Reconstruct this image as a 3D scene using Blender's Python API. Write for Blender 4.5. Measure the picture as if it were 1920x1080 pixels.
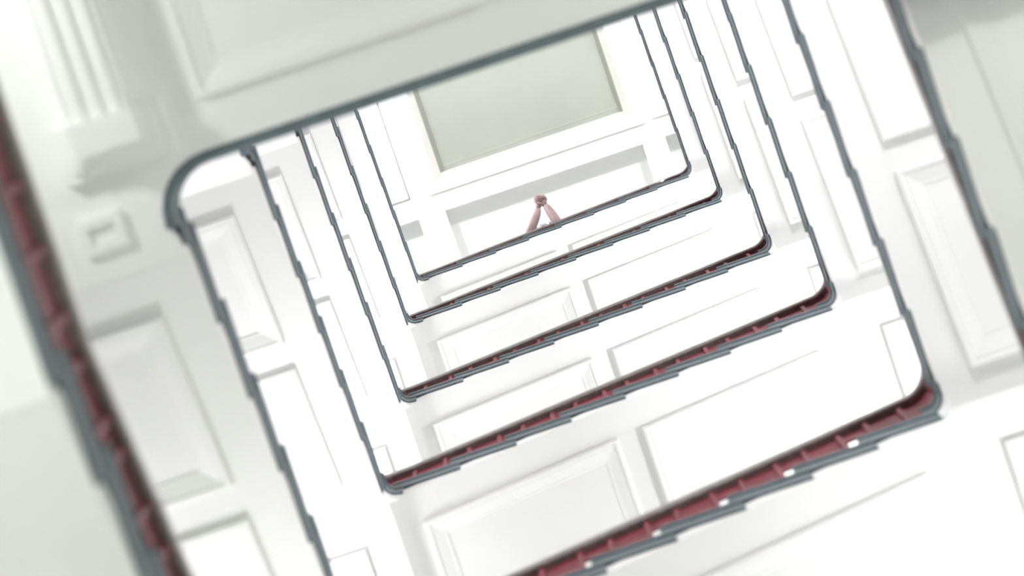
import bpy, bmesh, math, random
from mathutils import Matrix, Vector
random.seed(4)
for o in list(bpy.data.objects): bpy.data.objects.remove(o)
SC = bpy.context.scene
COL = SC.collection

# ------------------------------------------------------------------ camera, world, lights, exposure
R0 = Vector((0.9475021, 0.3191941, -0.0188366))      # picture right
R1 = Vector((-0.3195261, 0.9429944, -0.0930847))     # picture down
R2 = Vector((-0.0119493, 0.0942168, 0.9954800))      # line of sight
cd = bpy.data.cameras.new('camera')
cam = bpy.data.objects.new('camera', cd); COL.objects.link(cam)
M = Matrix.Identity(4)
for i in range(3):
    M[i][0] = R0[i]; M[i][1] = -R1[i]; M[i][2] = -R2[i]
cam.matrix_world = M
cd.sensor_width = 36.0; cd.lens = 6600 / 1920 * 36
cd.clip_start = 0.1; cd.clip_end = 200
cd.dof.use_dof = True; cd.dof.focus_distance = 24.5; cd.dof.aperture_fstop = 2.7
SC.camera = cam

w = bpy.data.worlds.new('world'); SC.world = w; w.use_nodes = True
w.node_tree.nodes['Background'].inputs['Color'].default_value = (0.9, 0.95, 1, 1)
w.node_tree.nodes['Background'].inputs['Strength'].default_value = 0.3
SC.view_settings.view_transform = 'Standard'; SC.view_settings.look = 'None'
SC.view_settings.gamma = 1.0; SC.view_settings.use_curve_mapping = False
SC.view_settings.exposure = -0.65
SC.cycles.max_bounces = 14; SC.cycles.diffuse_bounces = 9; SC.cycles.glossy_bounces = 3
SC.cycles.sample_clamp_indirect = 8

def lamp(name, loc, power, color=(1, 1, 1), radius=0.14):
    l = bpy.data.lights.new(name, 'POINT'); l.energy = power; l.color = color; l.shadow_soft_size = radius
    o = bpy.data.objects.new(name, l); o.location = loc; COL.objects.link(o); return o
def area(name, loc, power, sx, sy, rot=(0, 0, 0), color=(1, 1, 1)):
    l = bpy.data.lights.new(name, 'AREA'); l.shape = 'RECTANGLE'; l.size = sx; l.size_y = sy; l.energy = power; l.color = color
    o = bpy.data.objects.new(name, l); o.location = loc; o.rotation_euler = rot; COL.objects.link(o); return o

# ------------------------------------------------------------------ staircase survey (metres, z up from the camera)
RISE = 0.16514; GB = 0.28; GL = 0.27632; GR = 0.28222; W = 1.30
# level: xL, yL0, zL, xB0, yB, zB, xR, yR0, zR
LV = {0: (-1.0385, 2.239, 11.9065, -0.7143, 2.2686, 12.2258, 1.2786, 2.1683, 13.5579),
      1: (-1.045, 2.2081, 15.9291, -0.6926, 2.2529, 16.2415, 1.313, 2.152, 17.5532),
      2: (-1.031, 2.2655, 19.6011, -0.6739, 2.2957, 19.9431, 1.3179, 2.2076, 21.2658),
      3: (-1.0208, 2.2394, 23.5247, -0.6459, 2.2523, 23.8617, 1.3412, 2.1848, 25.1874),
      4: (-1.0022, 2.3085, 27.2569, -0.6423, 2.3124, 27.5824, 1.3606, 2.2111, 28.8992)}
R_LOW = (1.3032, 2.1462, 10.0906)                    # right flight below landing 0
ZLAND = {k: LV[k][2] - 7 * RISE for k in LV}; ZLAND[5] = LV[4][8] + 6 * RISE
YE = 0.35                                            # landing edge
XW0, XW1, YW0, YW1 = -2.36, 2.64, -1.75, 3.58        # outer walls
ZC = 33.0                                            # ceiling beams, underside
NSTEP = {-1: 4, 0: 7, 1: 6, 2: 7, 3: 6, 4: 6}        # risers of the right flights

for k in range(0, 5):
    xL, yL0, zL, xB0, yB, zB, xR, yR0, zR = LV[k]
    p = {0: 92, 1: 142, 2: 165, 3: 165, 4: 190}[k]
    lamp('lamp_corner', (xL - .85, yB + .85, zL - 1.0), p)
    lamp('lamp_corner', (xR + .85, yB + .85, zB + 7 * RISE - 1.0), p)
for k in range(1, 6):
    xL, xR = (LV[k][0], LV[k][6]) if k < 5 else (-1.0, 1.36)
    lamp('lamp_landing', (xL - .95, -.75, ZLAND[k] - 1.05), 165)
    lamp('lamp_landing', (xR + .95, -.75, ZLAND[k] - 1.05), 165)
lamp('lamp_landing', (-2.02, -.58, 9.80), 62, (0.97, 1, 0.95), 0.08)
lamp('lamp_landing', (2.1, -.9, 9.4), 66, (0.95, 1, 0.93))
lamp('lamp_top', (-1.85, .10, 30.5), 430)
lamp('lamp_top', (2.25, .10, 30.5), 430)
lamp('lamp_gallery', (-1.9, 0.25, 5.3), 85, (0.95, 1, 0.93))
area('fill_hall', (0.2, 0.9, -1.0), 270, 3.2, 3.2, (math.pi, 0, 0), (0.97, 1, 0.96))  # added upward fill from below, not a fitting of the hall

# ------------------------------------------------------------------ materials
def mat(name, col, rough=0.5, spec=0.3, noise=0.0, scale=8.0, bump=0.0, coat=0.0, metal=0.0):
    m = bpy.data.materials.new(name); m.use_nodes = True
    nt = m.node_tree; b = nt.nodes['Principled BSDF']
    b.inputs['Roughness'].default_value = rough; b.inputs['Metallic'].default_value = metal
    b.inputs['Specular IOR Level'].default_value = spec; b.inputs['Coat Weight'].default_value = coat
    tc = nt.nodes.new('ShaderNodeTexCoord'); n = nt.nodes.new('ShaderNodeTexNoise')
    n.inputs['Scale'].default_value = scale; n.inputs['Detail'].default_value = 5
    nt.links.new(tc.outputs['Object'], n.inputs['Vector'])
    r = nt.nodes.new('ShaderNodeValToRGB')
    a = [max(0, c * (1 - noise)) for c in col]; c2 = [min(1, c * (1 + noise)) for c in col]
    r.color_ramp.elements[0].color = (*a, 1); r.color_ramp.elements[1].color = (*c2, 1)
    r.color_ramp.elements[0].position = 0.3; r.color_ramp.elements[1].position = 0.7
    nt.links.new(n.outputs['Fac'], r.inputs['Fac']); nt.links.new(r.outputs['Color'], b.inputs['Base Color'])
    if bump:
        bp = nt.nodes.new('ShaderNodeBump'); bp.inputs['Strength'].default_value = bump; bp.inputs['Distance'].default_value = 0.01
        nt.links.new(n.outputs['Fac'], bp.inputs['Height']); nt.links.new(bp.outputs['Normal'], b.inputs['Normal'])
    return m
WHITE = mat('white_paint', (0.88, 0.88, 0.875), 0.55, 0.25, 0.012, 3, 0.02)
STONE = mat('grey_stone', (0.108, 0.145, 0.165), 0.42, 0.4, 0.16, 22, 0.05)
RED = mat('red_enamel', (0.165, 0.0045, 0.019), 0.45, 0.25, 0.12, 12)
RAIL = mat('dark_wood', (0.172, 0.148, 0.140), 0.33, 0.5, 0.2, 30, 0.02, 0.2)
WALL = mat('wall_paint', (0.60, 0.60, 0.585), 0.6, 0.2, 0.02, 3)
FLOOR = mat('terrazzo_floor', (0.45, 0.44, 0.42), 0.4, 0.4, 0.15, 40)
PANE = mat('grey_green_pane', (0.37, 0.385, 0.345), 0.2, 0.6, 0.07, 0.9)
CREAM = mat('cream_paint', (0.86, 0.845, 0.80), 0.5, 0.3, 0.02, 6)
BEAD = mat('bead_paint', (0.55, 0.54, 0.46), 0.5, 0.3, 0.02, 6)
SKIN = mat('skin', (0.50, 0.365, 0.36), 0.5, 0.4, 0.10, 25)
HAIR = mat('dark_hair', (0.03, 0.02, 0.015), 0.5, 0.4, 0.3, 60)
SHOE = mat('black_leather', (0.02, 0.02, 0.022), 0.35, 0.5, 0.2, 30)
EYE = mat('eye', (0.75, 0.74, 0.72), 0.2, 0.5)
# sequinned cloth
SEQ = bpy.data.materials.new('silver_sequins'); SEQ.use_nodes = True
_nt = SEQ.node_tree; _b = _nt.nodes['Principled BSDF']
_b.inputs['Metallic'].default_value = 0.75; _b.inputs['Roughness'].default_value = 0.3
_tc = _nt.nodes.new('ShaderNodeTexCoord'); _v = _nt.nodes.new('ShaderNodeTexVoronoi'); _v.inputs['Scale'].default_value = 70
_nt.links.new(_tc.outputs['Object'], _v.inputs['Vector'])
_r = _nt.nodes.new('ShaderNodeValToRGB'); _r.color_ramp.elements[0].color = (0.22, 0.22, 0.27, 1); _r.color_ramp.elements[1].color = (0.95, 0.95, 1, 1)
_r.color_ramp.elements[0].position = .25; _r.color_ramp.elements[1].position = .6
_nt.links.new(_v.outputs['Color'], _r.inputs['Fac']); _nt.links.new(_r.outputs['Color'], _b.inputs['Base Color'])
_bp = _nt.nodes.new('ShaderNodeBump'); _bp.inputs['Strength'].default_value = .8
_nt.links.new(_v.outputs['Distance'], _bp.inputs['Height']); _nt.links.new(_bp.outputs['Normal'], _b.inputs['Normal'])

# ------------------------------------------------------------------ mesh helpers
class MB:
    def __init__(s): s.v = []; s.f = []
    def add(s, verts, faces):
        n = len(s.v); s.v += [tuple(q) for q in verts]; s.f += [tuple(i + n for i in f) for f in faces]; return s
    def box(s, x0, x1, y0, y1, z0, z1):
        return s.add([(x0, y0, z0), (x1, y0, z0), (x1, y1, z0), (x0, y1, z0), (x0, y0, z1), (x1, y0, z1), (x1, y1, z1), (x0, y1, z1)],
                     [(0, 3, 2, 1), (4, 5, 6, 7), (0, 1, 5, 4), (1, 2, 6, 5), (2, 3, 7, 6), (3, 0, 4, 7)])
    def prism(s, poly, z0, z1):
        """plan polygon -> solid; z0, z1 numbers or functions of (x, y)"""
        a = z0 if callable(z0) else (lambda x, y: z0); b = z1 if callable(z1) else (lambda x, y: z1)
        n = len(poly)
        vs = [(x, y, a(x, y)) for x, y in poly] + [(x, y, b(x, y)) for x, y in poly]
        fs = [tuple(range(n))[::-1], tuple(range(n, 2 * n))] + [(i, (i + 1) % n, n + (i + 1) % n, n + i) for i in range(n)]
        return s.add(vs, fs)
    def sweep(s, path, nrm, sec):
        """path of (x,y,z), per-vertex mitred outward normal (nx,ny), closed section of (p,h)"""
        m = len(sec); vs = []
        for (x, y, z), (nx, ny) in zip(path, nrm):
            vs += [(x + nx * p, y + ny * p, z + h) for p, h in sec]
        fs = [tuple(range(m)), tuple(range((len(path) - 1) * m, len(path) * m))[::-1]]
        for i in range(len(path) - 1):
            for j in range(m):
                fs.append((i * m + j, (i + 1) * m + j, (i + 1) * m + (j + 1) % m, i * m + (j + 1) % m))
        return s.add(vs, fs)
    def build(s, name, material, parent=None, smooth=False):
        me = bpy.data.meshes.new(name); me.from_pydata(s.v, [], s.f)
        bm = bmesh.new(); bm.from_mesh(me); bmesh.ops.recalc_face_normals(bm, faces=bm.faces); bm.to_mesh(me); bm.free()
        me.materials.append(material)
        if smooth:
            for p in me.polygons: p.use_smooth = True
        o = bpy.data.objects.new(name, me); COL.objects.link(o)
        if parent: o.parent = parent; o.matrix_parent_inverse = Matrix.Translation(-Vector(parent.location))
        return o
def thing(name, label, cat, loc, group=None):
    o = bpy.data.objects.new(name, None); COL.objects.link(o); o.location = loc; o.empty_display_size = .1
    o['label'] = label; o['category'] = cat
    if group: o['group'] = group
    return o
def struct(o): o['kind'] = 'structure'; return o

def corner_path(a, c, b, rad, n=6):
    """points a -> rounded corner c -> b in plan, with mitred normals pointing away from the well (left of travel is the well side)"""
    a, c, b = Vector(a), Vector(c), Vector(b)
    d1 = (c - a).normalized(); d2 = (b - c).normalized()
    r = min(rad, (c - a).length * .95, (b - c).length * .95)
    pts = [(a, d1)]
    p0 = c - d1 * r; ctr = p0 + d2 * r
    for i in range(n + 1):
        t = i / n * math.pi / 2
        pts.append((ctr - d2 * r * math.cos(t) + d1 * r * math.sin(t), (d1 * math.cos(t) + d2 * math.sin(t)).normalized()))
    pts.append((b, d2))
    out = []
    for p, d in pts: out.append((p.x, p.y, d))
    return out
# travel is counter-clockwise seen in the picture: left side down, bottom side right, right side up. outward normal of travel direction d:
def outn(d): return (-d.y, d.x)
assert outn(Vector((0, 1))) == (-1, 0)

# side profile of a stone tread (p into the flight, h from the underside)
TOP = 0.155
PROF = [(0.012, 0.0), (0.003, 0.0), (0.0, 0.006), (0.0, 0.052), (0.006, 0.056), (0.006, 0.066), (0.001, 0.070), (0.001, 0.104), (0.007, 0.109),
        (0.007, 0.118), (-0.003, 0.122), (-0.008, 0.132), (-0.008, 0.143), (-0.003, TOP), (0.10, TOP), (0.10, 0.10), (0.012, 0.10)]
LPROF = [(0.034, 0.0), (0.006, 0.0), (0.0, 0.008)] + PROF[3:14] + [(0.10, TOP), (0.10, 0.10), (0.034, 0.10)]
RAILSEC = [(.032, .868), (.078, .868), (.086, .878), (.088, .920), (.082, .944), (.066, .954), (.044, .954), (.028, .946), (.022, .925), (.024, .880)]
PSH = (.058, .065)         # red sheet
def vis(o): return o

def tread(parent, axis, sgn, t0, t1, edge, z, out):
    """axis 'x' or 'y': run direction; sgn travel sign; edge = plane of the well side; out = outward sign; W wide slab behind the moulded end"""
    m = MB()
    if axis == 'x':
        path = [(t0, edge, z), (t1, edge, z)]; nr = [(0, out)] * 2
        m.sweep(path, nr, PROF); e0, e1 = sorted((edge + out * .099, edge + out * (W - .01)))
        m.box(min(t0, t1), max(t0, t1), e0, e1, z + .10, z + TOP)
        m.box(min(t0 + sgn * .03, t0 + sgn * .05), max(t0 + sgn * .03, t0 + sgn * .05), min(edge + out * .03, e1 if out > 0 else e0), max(edge + out * .03, e1 if out > 0 else e0), z - .03, z + .11)
    else:
        path = [(edge, t0, z), (edge, t1, z)]; nr = [(out, 0)] * 2
        m.sweep(path, nr, PROF); e0, e1 = sorted((edge + out * .099, edge + out * (W - .01)))
        m.box(e0, e1, min(t0, t1), max(t0, t1), z + .10, z + TOP)
        m.box(min(edge + out * .03, e1 if out > 0 else e0), max(edge + out * .03, e1 if out > 0 else e0), min(t0 + sgn * .03, t0 + sgn * .05), max(t0 + sgn * .03, t0 + sgn * .05), z - .03, z + .11)
    return m.build('tread', STONE, parent)

def flight_points(axis, edge, t, p, out):
    return (t, edge + out * p) if axis == 'x' else (edge + out * p, t)

def balustrade(parent, axis, sgn, tips, starts, zs, edge, out, zline, t_a, t_b, off=0.0):
    """red sheet + posts + handrail along a straight flight. zline(t) is the tip line"""
    edge += out * off
    def P(t, p): return flight_points(axis, edge, t, p, out)
    n = (0, out) if axis == 'x' else (out, 0)
    a, b = P(t_a, 0), P(t_b, 0)
    MB().sweep([(a[0], a[1], zline(t_a)), (b[0], b[1], zline(t_b))], [n, n], RAILSEC).build('handrail', RAIL, parent, False)
    # upper sheet: runs along the slope under the rail
    MB().sweep([(a[0], a[1], zline(t_a)), (b[0], b[1], zline(t_b))], [n, n], [(PSH[0], .69), (PSH[1], .69), (PSH[1], .90), (PSH[0], .90)]).build('balustrade_panel', RED, parent)
    for t0, t1, z in zip(starts, tips, zs):
        ta = t0 + sgn * .085; tb = t0 + sgn * .24
        lim = abs(t1 - t0)
        if lim < .2: ta = t0 + sgn * lim * .35; tb = t0 + sgn * lim * .8
        # low sheet between tread nosing and second post
        q0, q1 = t0 + sgn * .045, tb
        c = [P(q0, PSH[0]), P(q1, PSH[0]), P(q1, PSH[1]), P(q0, PSH[1])]
        MB().prism(c, z + TOP, lambda x, y: zline(x if axis == 'x' else y) + .70).build('balustrade_panel', RED, parent)
        for tt in (ta, tb):
            h = .011
            c = [P(tt - h, .044), P(tt + h, .044), P(tt + h, .070), P(tt - h, .070)]
            MB().prism(c, z + TOP, lambda x, y: zline(x if axis == 'x' else y) + .90).build('baluster', RED, parent)

def moulding(parent, quad, zfun, name='panel_moulding', width=.09, h=.034):
    """ring on a soffit. quad = (x0,x1,y0,y1) in plan, hangs below zfun(x,y)"""
    x0, x1, y0, y1 = quad
    prof = [(0, -.004), (0, .012), (.006, h), (.018, h), (.024, h * .72), (.030, h * .78), (width - .012, .007), (width - .006, .008), (width, .003), (width, -.004)]
    vs = []; m = len(prof)
    for (cx, cy, sx, sy) in ((x0, y0, 1, 1), (x1, y0, -1, 1), (x1, y1, -1, -1), (x0, y1, 1, -1)):
        for d, hh in prof:
            x, y = cx + sx * d, cy + sy * d
            vs.append((x, y, zfun(x, y) - hh))
    fs = []
    for i in range(4):
        for j in range(m):
            a, b = i * m + j, i * m + (j + 1) % m
            c, d = ((i + 1) % 4) * m + (j + 1) % m, ((i + 1) % 4) * m + j
            fs.append((a, b, c, d))
    return MB().add(vs, fs).build(name, WHITE, parent)

OV = .048
LSIDE = .052; SIDE = .028      # the side balustrades stand further back from the stone edge than the lower ones
# ------------------------------------------------------------------ flights
def left_flight(xL, yL0, zL, yB, y_start, label, jmax=6, first=None, off=LSIDE):
    s = RISE / GL
    zline = lambda y: zL + (y - yL0) * s
    th = thing('stair_flight', label, 'stairs', (xL - W / 2, y_start, zline(y_start)), 'flights along the left side')
    sof = lambda x, y: zline(y)
    MB().prism([(xL - .012, y_start), (xL - .012, yB), (xL - W, yB), (xL - W, y_start)], sof, lambda x, y: zline(y) + .125).build('soffit', WHITE, th)
    tips, starts, zs = [], [], []
    for j in range(jmax, -1, -1):
        t1 = yL0 - j * GL; t0 = t1 - GL - OV
        if j == jmax and first is not None: t0 = first
        z = zL - j * RISE
        tread(th, 'y', 1, t0, t1, xL, z, -1); tips.append(t1); starts.append(t0); zs.append(z)
    balustrade(th, 'y', 1, tips, starts, zs, xL, -1, zline, starts[0] + .05, yB - .10, off)
    a = yL0 - 1.465
    moulding(th, (xL - 1.12, xL - .165, a, a + .63), sof)
    moulding(th, (xL - 1.12, xL - .165, a + .755, a + 1.385), sof)
    return th, zline
def bottom_flight(xL, xB0, yB, zB, xR, label):
    s = RISE / GB
    zline = lambda x: zB + (x - xB0) * s
    th = thing('stair_flight', label, 'stairs', (xL, yB + W / 2, zline(xL)), 'flights along the lower side')
    sof = lambda x, y: zline(x)
    MB().prism([(xL, yB + .012), (xR, yB + .012), (xR, yB + W), (xL, yB + W)], sof, lambda x, y: zline(x) + .125).build('soffit', WHITE, th)
    tips, starts, zs = [], [], []
    for i in range(8):
        t1 = xB0 + i * GB; t0 = t1 - GB - OV; z = zB + i * RISE
        tread(th, 'x', 1, t0, t1, yB, z, 1); tips.append(t1); starts.append(t0); zs.append(z)
    balustrade(th, 'x', 1, tips, starts, zs, yB, 1, zline, xL + .10, xR - .10)
    c = xB0 + .87
    moulding(th, (c - 1.108, c - .128, yB + .168, yB + 1.12), sof)
    moulding(th, (c, c + .965, yB + .168, yB + 1.12), sof)
    return th, zline
def right_flight(xR, yR0, zR, yB, n, zland, label):
    rr = min(RISE, (zland - zR) / n) if n > 4 else RISE
    s = RISE / GR
    zline = lambda y: zR - (y - yR0) * s
    y_end = max(yR0 - (n - 1) * GR - OV - .02, YE + .22) if n > 4 else YE + .2
    th = thing('stair_flight', label, 'stairs', (xR + W / 2, yB, zline(yB)), 'flights along the right side')
    sof = lambda x, y: zline(y)
    MB().prism([(xR + .012, yB), (xR + .012, y_end - .15), (xR + W, y_end - .15), (xR + W, yB)], sof, lambda x, y: zline(y) + .125).build('soffit', WHITE, th)
    tips, starts, zs = [], [], []
    nn = n if n > 4 else 7
    for j in range(1, nn):
        t1 = yR0 - j * GR; t0 = t1 + GR + OV; z = zR + j * RISE
        if t1 < YE + .12: t1 = YE + .12
        tread(th, 'y', -1, t0, t1, xR, z, 1); tips.append(t1); starts.append(t0); zs.append(z)
    balustrade(th, 'y', -1, tips, starts, zs, xR, 1, zline, yB - .10, tips[-1], SIDE)
    moulding(th, (xR + .15, xR + 1.12, yR0 - .80, yR0 - .018), sof)
    moulding(th, (xR + .15, xR + 1.12, max(yR0 - 1.70, y_end - .1), yR0 - .918), sof)
    return th, zline

def corner(kind, edges, z_soffit, z_tread, path_ab, zrails, label):
    """quarter landing: soffit slab, moulded stone edge, floor slab, rail bend"""
    cx, cy = edges
    a, b = path_ab
    sx = -1 if kind == 'BL' else 1
    th = thing('corner_landing', label, 'landing', (cx + sx * W / 2, cy + W / 2, z_soffit), 'quarter landings at the corners')
    rad = .055
    pts = corner_path(a, (cx, cy), b, rad)
    nr = [outn(d) for _, _, d in pts]
    nose = [(x + n[0] * .010, y + n[1] * .010) for (x, y, d), n in zip(pts[1:-1], nr[1:-1])]
    if kind == 'BL': poly = [(cx - W, cy), (cx - .013, cy)] + nose + [(cx, cy + .013), (cx, cy + W), (cx - W, cy + W)]
    else: poly = [(cx, cy + W), (cx, cy + .013)] + nose + [(cx + .013, cy), (cx + W, cy), (cx + W, cy + W)]
    MB().prism(poly, z_soffit, z_tread + .08).build('soffit', WHITE, th)
    m = MB()
    m.sweep([(x, y, z_tread) for x, y, d in pts], nr, [(min(p, .07), h) for p, h in PROF])
    if kind == 'BL': m.prism([(cx - W + .01, cy - .08), (cx - .065, cy - .08), (cx - .065, cy + .065), (b[0], cy + .065), (b[0], cy + W - .01), (cx - W + .01, cy + W - .01)], z_tread + .101, z_tread + TOP)
    else: m.prism([(a[0], cy + .065), (cx + .065, cy + .065), (cx + .065, b[1]), (cx + W - .01, b[1]), (cx + W - .01, cy + W - .01), (a[0], cy + W - .01)], z_tread + .101, z_tread + TOP)
    m.build('landing_tread', STONE, th)
    # rail bend
    d1 = .10
    if kind == 'BL': ra, rc, rb = (cx - LSIDE, cy - d1), (cx - LSIDE, cy), (cx + d1, cy)
    else: ra, rc, rb = (cx - d1, cy), (cx + SIDE, cy), (cx + SIDE, cy - d1)
    rp = corner_path(ra, rc, rb, .045 if kind == 'BL' else .09, 8)
    N = len(rp); z0, z1 = zrails
    path = [(x, y, z0 + (z1 - z0) * (i / (N - 1))) for i, (x, y, d) in enumerate(rp)]
    rn = [outn(d) for _, _, d in rp]
    MB().sweep(path, rn, RAILSEC).build('handrail', RAIL, th)
    zb = z_tread + TOP
    vs = []; 
    mm = MB()
    for i in range(N - 1):
        (x, y, z), (x2, y2, z2) = path[i], path[i + 1]; n1, n2 = rn[i], rn[i + 1]
        q = [(x + n1[0] * PSH[0], y + n1[1] * PSH[0]), (x2 + n2[0] * PSH[0], y2 + n2[1] * PSH[0]), (x2 + n2[0] * PSH[1], y2 + n2[1] * PSH[1]), (x + n1[0] * PSH[1], y + n1[1] * PSH[1])]
        mm.prism(q, zb, (z + z2) / 2 + .90)
    mm.build('balustrade_panel', RED, th)
    x, y, d = rp[N // 2]; nn = outn(d)
    px, py = x + nn[0] * .052, y + nn[1] * .052
    MB().prism([(px - .014, py - .014), (px + .014, py - .014), (px + .014, py + .014), (px - .014, py + .014)], zb, (z0 + z1) / 2 + .90).build('baluster', RED, th)
    # soffit panel
    zf = lambda x, y: z_soffit
    if kind == 'BL': moulding(th, (cx - 1.12, cx - .165, cy + .18, cy + 1.12), zf)
    else: moulding(th, (cx + .165, cx + 1.12, cy + .168, cy + 1.12), zf)
    return th

def landing(k, z, xL, xR, y_tl, y_tr, label):
    th = thing('stair_landing', label, 'landing', (.15, -.7, z), 'landings at the top side')
    rad = .15
    a, c1, c2, b = (xR, max(y_tr, YE + .17)), (xR, YE), (xL, YE), (xL, YE + .16)
    pts = corner_path(a, c1, (.15, YE), rad)[:-1] + corner_path((.15, YE), c2, b, rad)[1:]
    nr = [outn(d) for _, _, d in pts]
    ins = [(x + n[0] * .032, y + n[1] * .032) for (x, y, d), n in zip(pts, nr)]
    poly = [(XW1 - .02, y_tr)] + [(xR + .032, y_tr)] + ins[1:-1] + [(xL - .012, YE + .2), (xL - .012, y_tl), (XW0 + .02, y_tl), (XW0 + .02, YW0 + .02), (XW1 - .02, YW0 + .02)]
    MB().prism(poly, z, z + .10).build('soffit', WHITE, th)
    m = MB().sweep([(x, y, z) for x, y, d in pts], nr, LPROF)
    ins2 = [(x + n[0] * .099, y + n[1] * .099) for (x, y, d), n in zip(pts, nr)]
    m.prism([(XW1 - .03, ins2[0][1])] + ins2 + [(XW0 + .03, ins2[-1][1]), (XW0 + .03, YW0 + .03), (XW1 - .03, YW0 + .03)], z + .101, z + TOP)
    m.build('landing_tread', STONE, th)
    rp = corner_path((xR + SIDE, a[1]), (xR + SIDE, YE), (.15, YE), rad)[:-1] + corner_path((.15, YE), (xL - LSIDE, YE), (xL - LSIDE, YE + .16), rad)[1:]
    path = [(x, y, z) for x, y, d in rp]; nr = [outn(d) for _, _, d in rp]
    MB().sweep(path, nr, [(p, h) for p, h in RAILSEC]).build('handrail', RAIL, th)
    mm = MB().sweep(path, nr, [(PSH[0], .30), (PSH[1], .30), (PSH[1], .90), (PSH[0], .90)]); mm.build('balustrade_panel', RED, th)
    x = xL + .25
    while x < xR - .2:
        MB().box(x - .011, x + .011, YE - .064, YE - .040, z + TOP, z + .90).build('baluster', RED, th); x += .16
    zf = lambda x, y: z
    moulding(th, (xL + .19, (xL + xR) / 2 - .06, -1.35, YE - .187), zf)
    moulding(th, ((xL + xR) / 2 + .06, xR - .19, -1.35, YE - .187), zf)
    return th

LL = {0: 'nearest full flight on the left, blurred, ending at the curved landing corner',
      1: 'left flight second from the big blurred one, meeting the lower left corner',
      2: 'middle of the left flights, two panels on its white underside',
      3: 'second highest of the left flights, thin grey stepped edge',
      4: 'highest left flight, its stepped edge against the coffered ceiling'}
LB = {0: 'nearest lower flight, white slots under its wide red balustrade',
      1: 'lower flight with a broad crimson balustrade, directly above the nearest one',
      2: 'middle one of the lower flights, thin dark red balustrade line',
      3: 'lower flight just below the one where the person leans',
      4: 'highest lower flight where a person leans over the handrail'}
LR = {-1: 'outermost right flight, blurred grey edge near the right border',
      0: 'right flight rising from the big corner with the red post',
      1: 'third right flight from the right border, panelled white underside',
      2: 'middle one of the right flights with a beige line beside it',
      3: 'second highest right flight, thin grey stepped edge',
      4: 'highest right flight, its grey edge against the coffered ceiling'}
YTL = {0: .60, 1: .595, 2: .66, 3: .63, 4: .66, 5: .6}
zl = {}
for k in range(5):
    xL, yL0, zL, xB0, yB, zB, xR, yR0, zR = LV[k]
    _, fl = left_flight(xL, yL0, zL, yB, YTL[k] - .02, LL[k], 6, YE + .12)
    _, fb = bottom_flight(xL, xB0, yB, zB, xR, LB[k])
    zn = ZLAND[k + 1]
    _, fr = right_flight(xR, yR0, zR, yB, NSTEP[k], zn, LR[k])
    corner('BL', (xL, yB), fl(yB), zL + RISE, ((xL, yL0 - OV), (xB0 - GB, yB)), (fl(yB - .10), fb(xL + .10)),
           'lower left corner landing ' + ['off the bottom edge, nearest of all', 'above the nearest red balustrade', 'third from the ceiling', 'second from the ceiling', 'nearest the ceiling'][k])
    corner('BR', (xR, yB), fb(xR), zR, ((xB0 + 7 * GB - OV, yB), (xR, yR0)), (fb(xR - .10), fr(yB - .10)),
           'lower right corner landing ' + ['with a wide grey block, nearest of all', 'with a red post inside the bend', 'third from the ceiling', 'second from the ceiling', 'nearest the ceiling'][k])
XYR = {0: R_LOW, **{k + 1: LV[k][6:9] for k in LV}}
LAB = {0: 'big blurred landing across the top left with a rounded dark edge', 1: 'first landing above the blurred one, mostly hidden behind it',
       2: 'second landing above the blurred one at the left flights', 3: 'third landing above the blurred one at the left flights',
       4: 'fourth landing above the blurred one, where the highest left flight starts', 5: 'top landing under the coffered ceiling'}
for k in range(6):
    xr, yr0, zr = XYR[k]; n = NSTEP[k - 1]
    xl = LV[k][0] if k < 5 else -1.0
    ytr = yr0 - (n - 1) * GR + .05 if n > 4 else YE + .2
    landing(k, ZLAND[k], xl, xr, YTL[k], max(ytr, YE + .2), LAB[k])
right_flight(R_LOW[0], R_LOW[1], R_LOW[2], 2.28, 4, ZLAND[0], LR[-1])

# lowest left flight with the gallery it starts from
zg = 7.28; xg = -1.055
yl0 = .575 + 7 * GL - .03; zl0 = zg + 7 * RISE
th, fl = left_flight(xg, yl0, zl0, 2.33, .60, 'big blurred left flight at the left border with red balustrade', 6, .53, 0.0)
ga = thing('stair_landing', 'gallery at the left border, dark handrail and red panel before the blurred flight', 'landing', (xg - .6, -.5, zg), 'landings at the top side')
MB().prism([(xg - .012, .60), (XW0 + .02, .60), (XW0 + .02, YW0 + .02), (xg - .012, YW0 + .02)], zg, zg + .10).build('soffit', WHITE, ga)
m = MB().sweep([(xg, YW0 + .02, zg), (xg, .575, zg)], [(-1, 0)] * 2, PROF); m.box(XW0 + .03, xg - .099, YW0 + .03, .57, zg + .101, zg + TOP); m.build('landing_tread', STONE, ga)
zr_ = fl(.58)
MB().sweep([(xg, YW0 + .02, zr_), (xg, .58, zr_)], [(-1, 0)] * 2, RAILSEC).build('handrail', RAIL, ga)
MB().sweep([(xg, YW0 + .02, zr_), (xg, .58, zr_)], [(-1, 0)] * 2, [(PSH[0], .45), (PSH[1], .45), (PSH[1], .90), (PSH[0], .90)]).build('balustrade_panel', RED, ga)
y = .5
while y > -.3:
    MB().box(xg - .064, xg - .040, y - .011, y + .011, zg + TOP, zr_ + .90).build('baluster', RED, ga); y -= .16
moulding(ga, (xg - 1.1, xg - .10, -1.3, .42), lambda x, y: zg)

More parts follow.
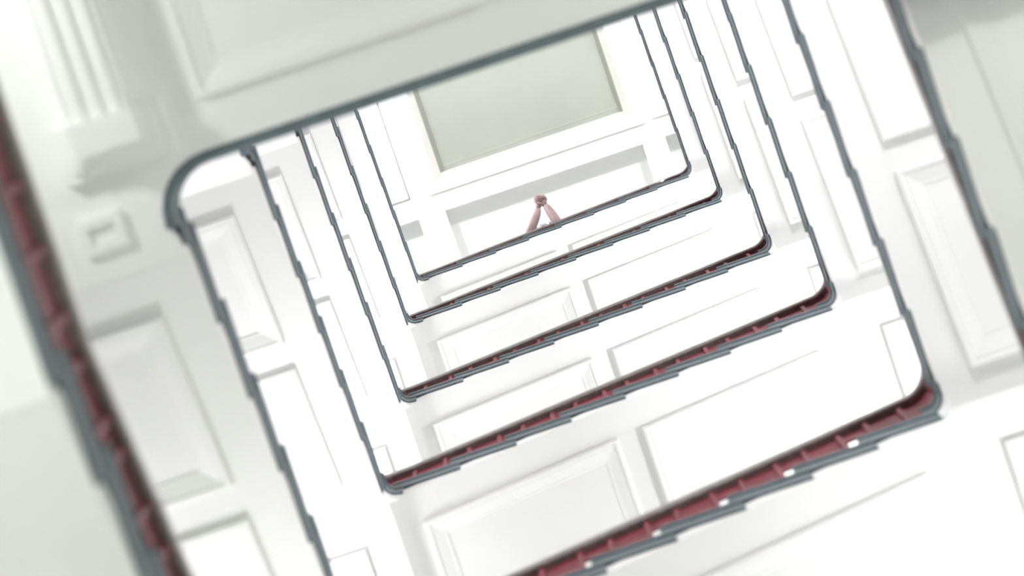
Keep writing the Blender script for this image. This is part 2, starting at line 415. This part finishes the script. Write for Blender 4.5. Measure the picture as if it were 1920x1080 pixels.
# fluted bracket and small square rosette under the big landing
z = ZLAND[0]
br = thing('ceiling_bracket', 'white fluted bracket with stepped cap under the big blurred landing, top left', 'bracket', (-1.13, -.3, z))
xa, xb = -1.235, -1.045
m = MB().box(xa, xb, -1.0, .215, z - .15, z + .01); m.build('shaft', WHITE, br)
for fx in (-1.19, -1.135, -1.08):
    MB().sweep([(fx, -1.0, z - .15), (fx, .20, z - .15)], [(-1, 0)] * 2, [(-.017, .005), (-.017, -.006), (-.011, -.013), (.011, -.013), (.017, -.006), (.017, .005)]).build('fluting', WHITE, br)
m = MB()
for e, h0, h1 in ((.004, .13, .185), (.022, .10, .13), (.045, .055, .10), (.078, .0, .055)):
    m.box(xa - e, xb + e, .115, .212 + e, z - h1, z - h0 + .004)
m.build('cap', WHITE, br)
ro = thing('square_rosette', 'small white square block with a recessed slot under the left flight', 'ornament', (-1.26, .46, z))
zz = z
m = MB(); x0, x1, y0, y1 = -1.33, -1.19, .405, .512
for q in ((x0, x1, y0, y0 + .028), (x0, x1, y1 - .028, y1), (x0, x0 + .028, y0 + .028, y1 - .028), (x1 - .028, x1, y0 + .028, y1 - .028)):
    m.box(*q, zz - .028, zz + .005)
m.build('frame', WHITE, ro); MB().box(x0 + .02, x1 - .02, y0 + .02, y1 - .02, zz - .008, zz + .005).build('field', WHITE, ro)

# ------------------------------------------------------------------ room shell
struct(MB().box(XW0 - .2, XW1 + .2, YW0 - .2, YW1 + .2, -1.7, -1.5).build('floor', FLOOR))
struct(MB().box(XW0 - .2, XW0, YW0 - .2, YW1 + .2, -1.5, ZC + .8).build('wall_left', WALL))
struct(MB().box(XW1, XW1 + .2, YW0 - .2, YW1 + .2, -1.5, ZC + .8).build('wall_right', WALL))
struct(MB().box(XW0, XW1, YW1, YW1 + .2, -1.5, ZC + .8).build('wall_lower', WALL))
struct(MB().box(XW0, XW1, YW0 - .2, YW0, -1.5, ZC + .8).build('wall_upper', WALL))

# coffered ceiling
ce = struct(MB().box(XW0, XW1, YW0, YW1, ZC + .62, ZC + .8).build('ceiling', WHITE))
def beam(x0, x1, y0, y1, z0=ZC, z1=ZC + .62): return MB().box(x0, x1, y0, y1, z0, z1).build('ceiling_beam', WHITE, ce)
beam(XW0, XW1, 2.03, 2.23)
beam(-1.03, -.845, YW0, 2.03); beam(1.285, 1.44, YW0, 2.03)
beam(-1.02, -.76, 2.23, YW1); beam(1.20, 1.42, 2.23, YW1)
beam(XW0, XW1, -.45, -.25)
# raised trims round the coffers of the first row
def ring(x0, x1, y0, y1, wd, z0, z1, name='coffer_trim', ma=WHITE):
    m = MB()
    m.box(x0, x1, y0, y0 + wd, z0, z1); m.box(x0, x1, y1 - wd, y1, z0, z1)
    m.box(x0, x0 + wd, y0 + wd, y1 - wd, z0, z1); m.box(x1 - wd, x1, y0 + wd, y1 - wd, z0, z1)
    return m.build(name, ma, ce)
ring(-.845, 1.285, -.25, 2.045, .095, ZC - .03, ZC + .12)
ring(-2.35, -1.045, -.25, 2.01, .085, ZC - .03, ZC + .12)
ring(1.36, 2.63, -.25, 2.03, .085, ZC - .03, ZC + .12)
# stepped cream cornice inside the large central coffer and its grey-green pane
for e, z0, z1 in ((.095, ZC + .05, ZC + .10), (.107, ZC + .10, ZC + .14), (.122, ZC + .14, ZC + .18), (.14, ZC + .18, ZC + .22)):
    ring(-.845 + .09, 1.285 - .09, -.25 + .09, 2.045 - .09, e - .09 + .015, z0, z1, 'cornice', CREAM)
MB().box(-.84, 1.28, -.25, 2.03, ZC + .22, ZC + .26).build('ceiling_pane', PANE, ce)
ring(-.64, 1.085, -.1, 1.84, .006, ZC + .214, ZC + .222, 'pane_bead', BEAD)
# shallow fields of the other coffers
for q in ((-2.35, -1.03, -.25, 2.03), (1.44, 2.63, -.25, 2.03), (-2.35, -1.02, 2.23, 3.57), (-.76, 1.2, 2.23, 3.57), (1.42, 2.63, 2.23, 3.57), (-2.35, 2.63, -1.74, -.45)):
    MB().box(*q, ZC + .2, ZC + .26).build('coffer_field', WHITE, ce)

# ------------------------------------------------------------------ person leaning on the highest lower flight
def skin(verts, edges, radii, root=0, sub=2):
    me = bpy.data.meshes.new('tmp'); me.from_pydata(verts, edges, [])
    o = bpy.data.objects.new('tmp', me); COL.objects.link(o)
    md = o.modifiers.new('s', 'SKIN'); md.use_smooth_shade = True
    sv = me.skin_vertices[0].data
    for i, r in enumerate(radii):
        sv[i].radius = (r, r) if not isinstance(r, tuple) else r
        sv[i].use_root = (i == root)
    ss = o.modifiers.new('d', 'SUBSURF'); ss.levels = sub; ss.render_levels = sub
    dg = bpy.context.evaluated_depsgraph_get(); dg.update()
    res = bpy.data.meshes.new_from_object(o.evaluated_get(dg))
    bpy.data.objects.remove(o); return res
def chain(pts, radii, sub=2): return skin(pts, [(i, i + 1) for i in range(len(pts) - 1)], radii, 0, sub)
def join(meshes, name, material, parent=None):
    bm = bmesh.new()
    for me in meshes: bm.from_mesh(me)
    for f in bm.faces: f.smooth = True
    me = bpy.data.meshes.new(name); bm.to_mesh(me); bm.free(); me.materials.append(material)
    o = bpy.data.objects.new(name, me); COL.objects.link(o)
    if parent: o.parent = parent
    return o
def ball(c, r, sub=3):
    bm = bmesh.new(); bmesh.ops.create_icosphere(bm, subdivisions=sub, radius=1)
    for v in bm.verts: v.co = Vector((c[0] + v.co.x * r[0], c[1] + v.co.y * r[1], c[2] + v.co.z * r[2]))
    me = bpy.data.meshes.new('t'); bm.to_mesh(me); bm.free(); return me

fx, fz = .055, 28.227                      # between the feet, on the tread
def L(a, b, z):                              # picture-aligned plan offsets (right, down) around the clasped hands
    c = Vector((0.108, 2.150)); r = Vector((.9475, .3192)); dn = Vector((-.3195, .9430))
    q = c + r * a + dn * b; return (q.x, q.y, z)
ZH = 29.27
parts = []
# torso, neck, head, legs, upper arms: one skinned tree rooted at the pelvis
hip = (fx + .0, 2.86, 28.98)
V_ = [hip, (fx, 2.78, 29.12), (fx, 2.66, 29.26), (fx, 2.585, 29.36), (fx, 2.56, 29.43), (fx, 2.545, 29.49), (fx, 2.53, 29.57), (fx, 2.525, 29.645),
      (fx - .075, 2.86, 28.92), (fx - .09, 2.72, 28.62), (fx - .08, 2.80, 28.30), (fx - .08, 2.70, 28.265),
      (fx + .075, 2.86, 28.92), (fx + .09, 2.72, 28.62), (fx + .08, 2.80, 28.30), (fx + .08, 2.70, 28.265),
      (fx - .16, 2.56, 29.36), (fx - .165, 2.47, 29.18), (-.078, 2.375, 29.035), (.022, 2.268, 29.14), (.072, 2.205, 29.215),
      (fx + .16, 2.56, 29.36), (fx + .175, 2.46, 29.18), (.186, 2.368, 29.04), (.155, 2.262, 29.145), (.133, 2.196, 29.215)]
E_ = [(0, 1), (1, 2), (2, 3), (3, 4), (4, 5), (5, 6), (6, 7), (0, 8), (8, 9), (9, 10), (10, 11), (0, 12), (12, 13), (13, 14), (14, 15),
      (3, 16), (16, 17), (17, 18), (18, 19), (19, 20), (3, 21), (21, 22), (22, 23), (23, 24), (24, 25)]
RR = [(.15, .11), (.12, .10), (.14, .10), (.13, .085), .055, .05, .085, .08, .085, .06, .04, .035, .085, .06, .04, .035,
      .06, .045, .042, .040, .027, .06, .045, .042, .040, .027]
parts.append(skin(V_, E_, RR, 0, 2))
# nose, ears
parts.append(ball((fx, 2.432, 29.58), (.013, .018, .022), 2))
for s_ in (-1, 1): parts.append(ball((fx + s_ * .083, 2.54, 29.58), (.012, .024, .034), 2))
# hands: right hand in front (nearer the camera), left hand behind it, fingers interlaced
def hand(wrist, palm, knuckles, tips_, thumb):
    parts.append(chain([wrist] + palm, [(.024, .021), (.032, .019), (.036, .017)], 2))
    for kn, ps in zip(knuckles, tips_):
        n = len(ps); parts.append(chain([palm[-1], kn] + ps, [.012, .0105] + [.0098 - .0008 * i for i in range(n)], 2))
    parts.append(chain(thumb, [.016, .0135, .0115, .010], 2))
k = .00041
def Z(x, y, dz): return L((x - 470) * k, (y - 270) * k, ZH + dz)
hand((.133, 2.196, 29.215), [Z(540, 345, -.035), Z(505, 265, -.03)],
     [Z(480, 200, -.034), Z(462, 232, -.038), Z(455, 265, -.040), Z(452, 298, -.036)],
     [[Z(420, 182, -.032), Z(372, 180, -.016), Z(350, 196, .012)], [Z(408, 218, -.038), Z(362, 214, -.020), Z(340, 226, .010)],
      [Z(406, 254, -.040), Z(362, 250, -.022), Z(342, 260, .008)], [Z(412, 290, -.036), Z(370, 286, -.020), Z(352, 292, .004)]],
     [Z(525, 360, -.04), Z(485, 345, -.052), Z(440, 318, -.050), Z(400, 322, -.040)])
hand((.072, 2.205, 29.215), [Z(420, 340, -.004), Z(452, 262, .006)],
     [Z(470, 178, -.006), Z(500, 192, -.004), Z(524, 214, -.004), Z(542, 240, -.004)],
     [[Z(498, 158, -.022), Z(522, 176, -.036), Z(520, 214, -.044)], [Z(530, 168, -.022), Z(550, 192, -.038), Z(545, 230, -.046)],
      [Z(558, 190, -.020), Z(574, 214, -.036), Z(566, 250, -.044)], [Z(575, 220, -.016), Z(588, 244, -.030), Z(580, 274, -.040)]],
     [Z(410, 330, -.012), Z(400, 250, -.022), Z(418, 190, -.030), Z(440, 160, -.034)])
body = join(parts, 'person', SKIN)
body['label'] = 'person in a silver sequinned dress leaning over the highest rail with clasped hands'; body['category'] = 'person'
# dress follows the torso
dv = [(fx, 2.87, 28.72), (fx, 2.86, 28.95), (fx, 2.78, 29.10), (fx, 2.66, 29.24), (fx, 2.585, 29.345), (fx - .12, 2.57, 29.36), (fx + .12, 2.57, 29.36),
      (fx - .045, 2.405, 29.235), (fx + .075, 2.40, 29.245)]
dress = join([skin(dv, [(0, 1), (1, 2), (2, 3), (3, 4), (4, 5), (4, 6), (3, 7), (3, 8)], [(.19, .15), (.17, .13), (.135, .115), (.155, .12), (.15, .10), .07, .07, .085, .085], 1, 2),
              ball((fx - .075, 2.436, 29.185), (.075, .10, .08), 3), ball((fx, 2.434, 29.225), (.085, .10, .08), 3), ball((fx + .075, 2.434, 29.265), (.075, .10, .08), 3)], 'dress', SEQ, body)
hair = join([ball((fx, 2.565, 29.625), (.098, .095, .11), 3), ball((fx, 2.625, 29.56), (.085, .06, .10), 3)], 'hair', HAIR, body)
for s_ in (-1, 1):
    join([ball((fx + s_ * .032, 2.452, 29.605), (.013, .010, .010), 2)], 'eye', EYE, body)
    join([ball((fx + s_ * .08, 2.735, 28.27), (.045, .115, .042), 3)], 'shoe', SHOE, body)
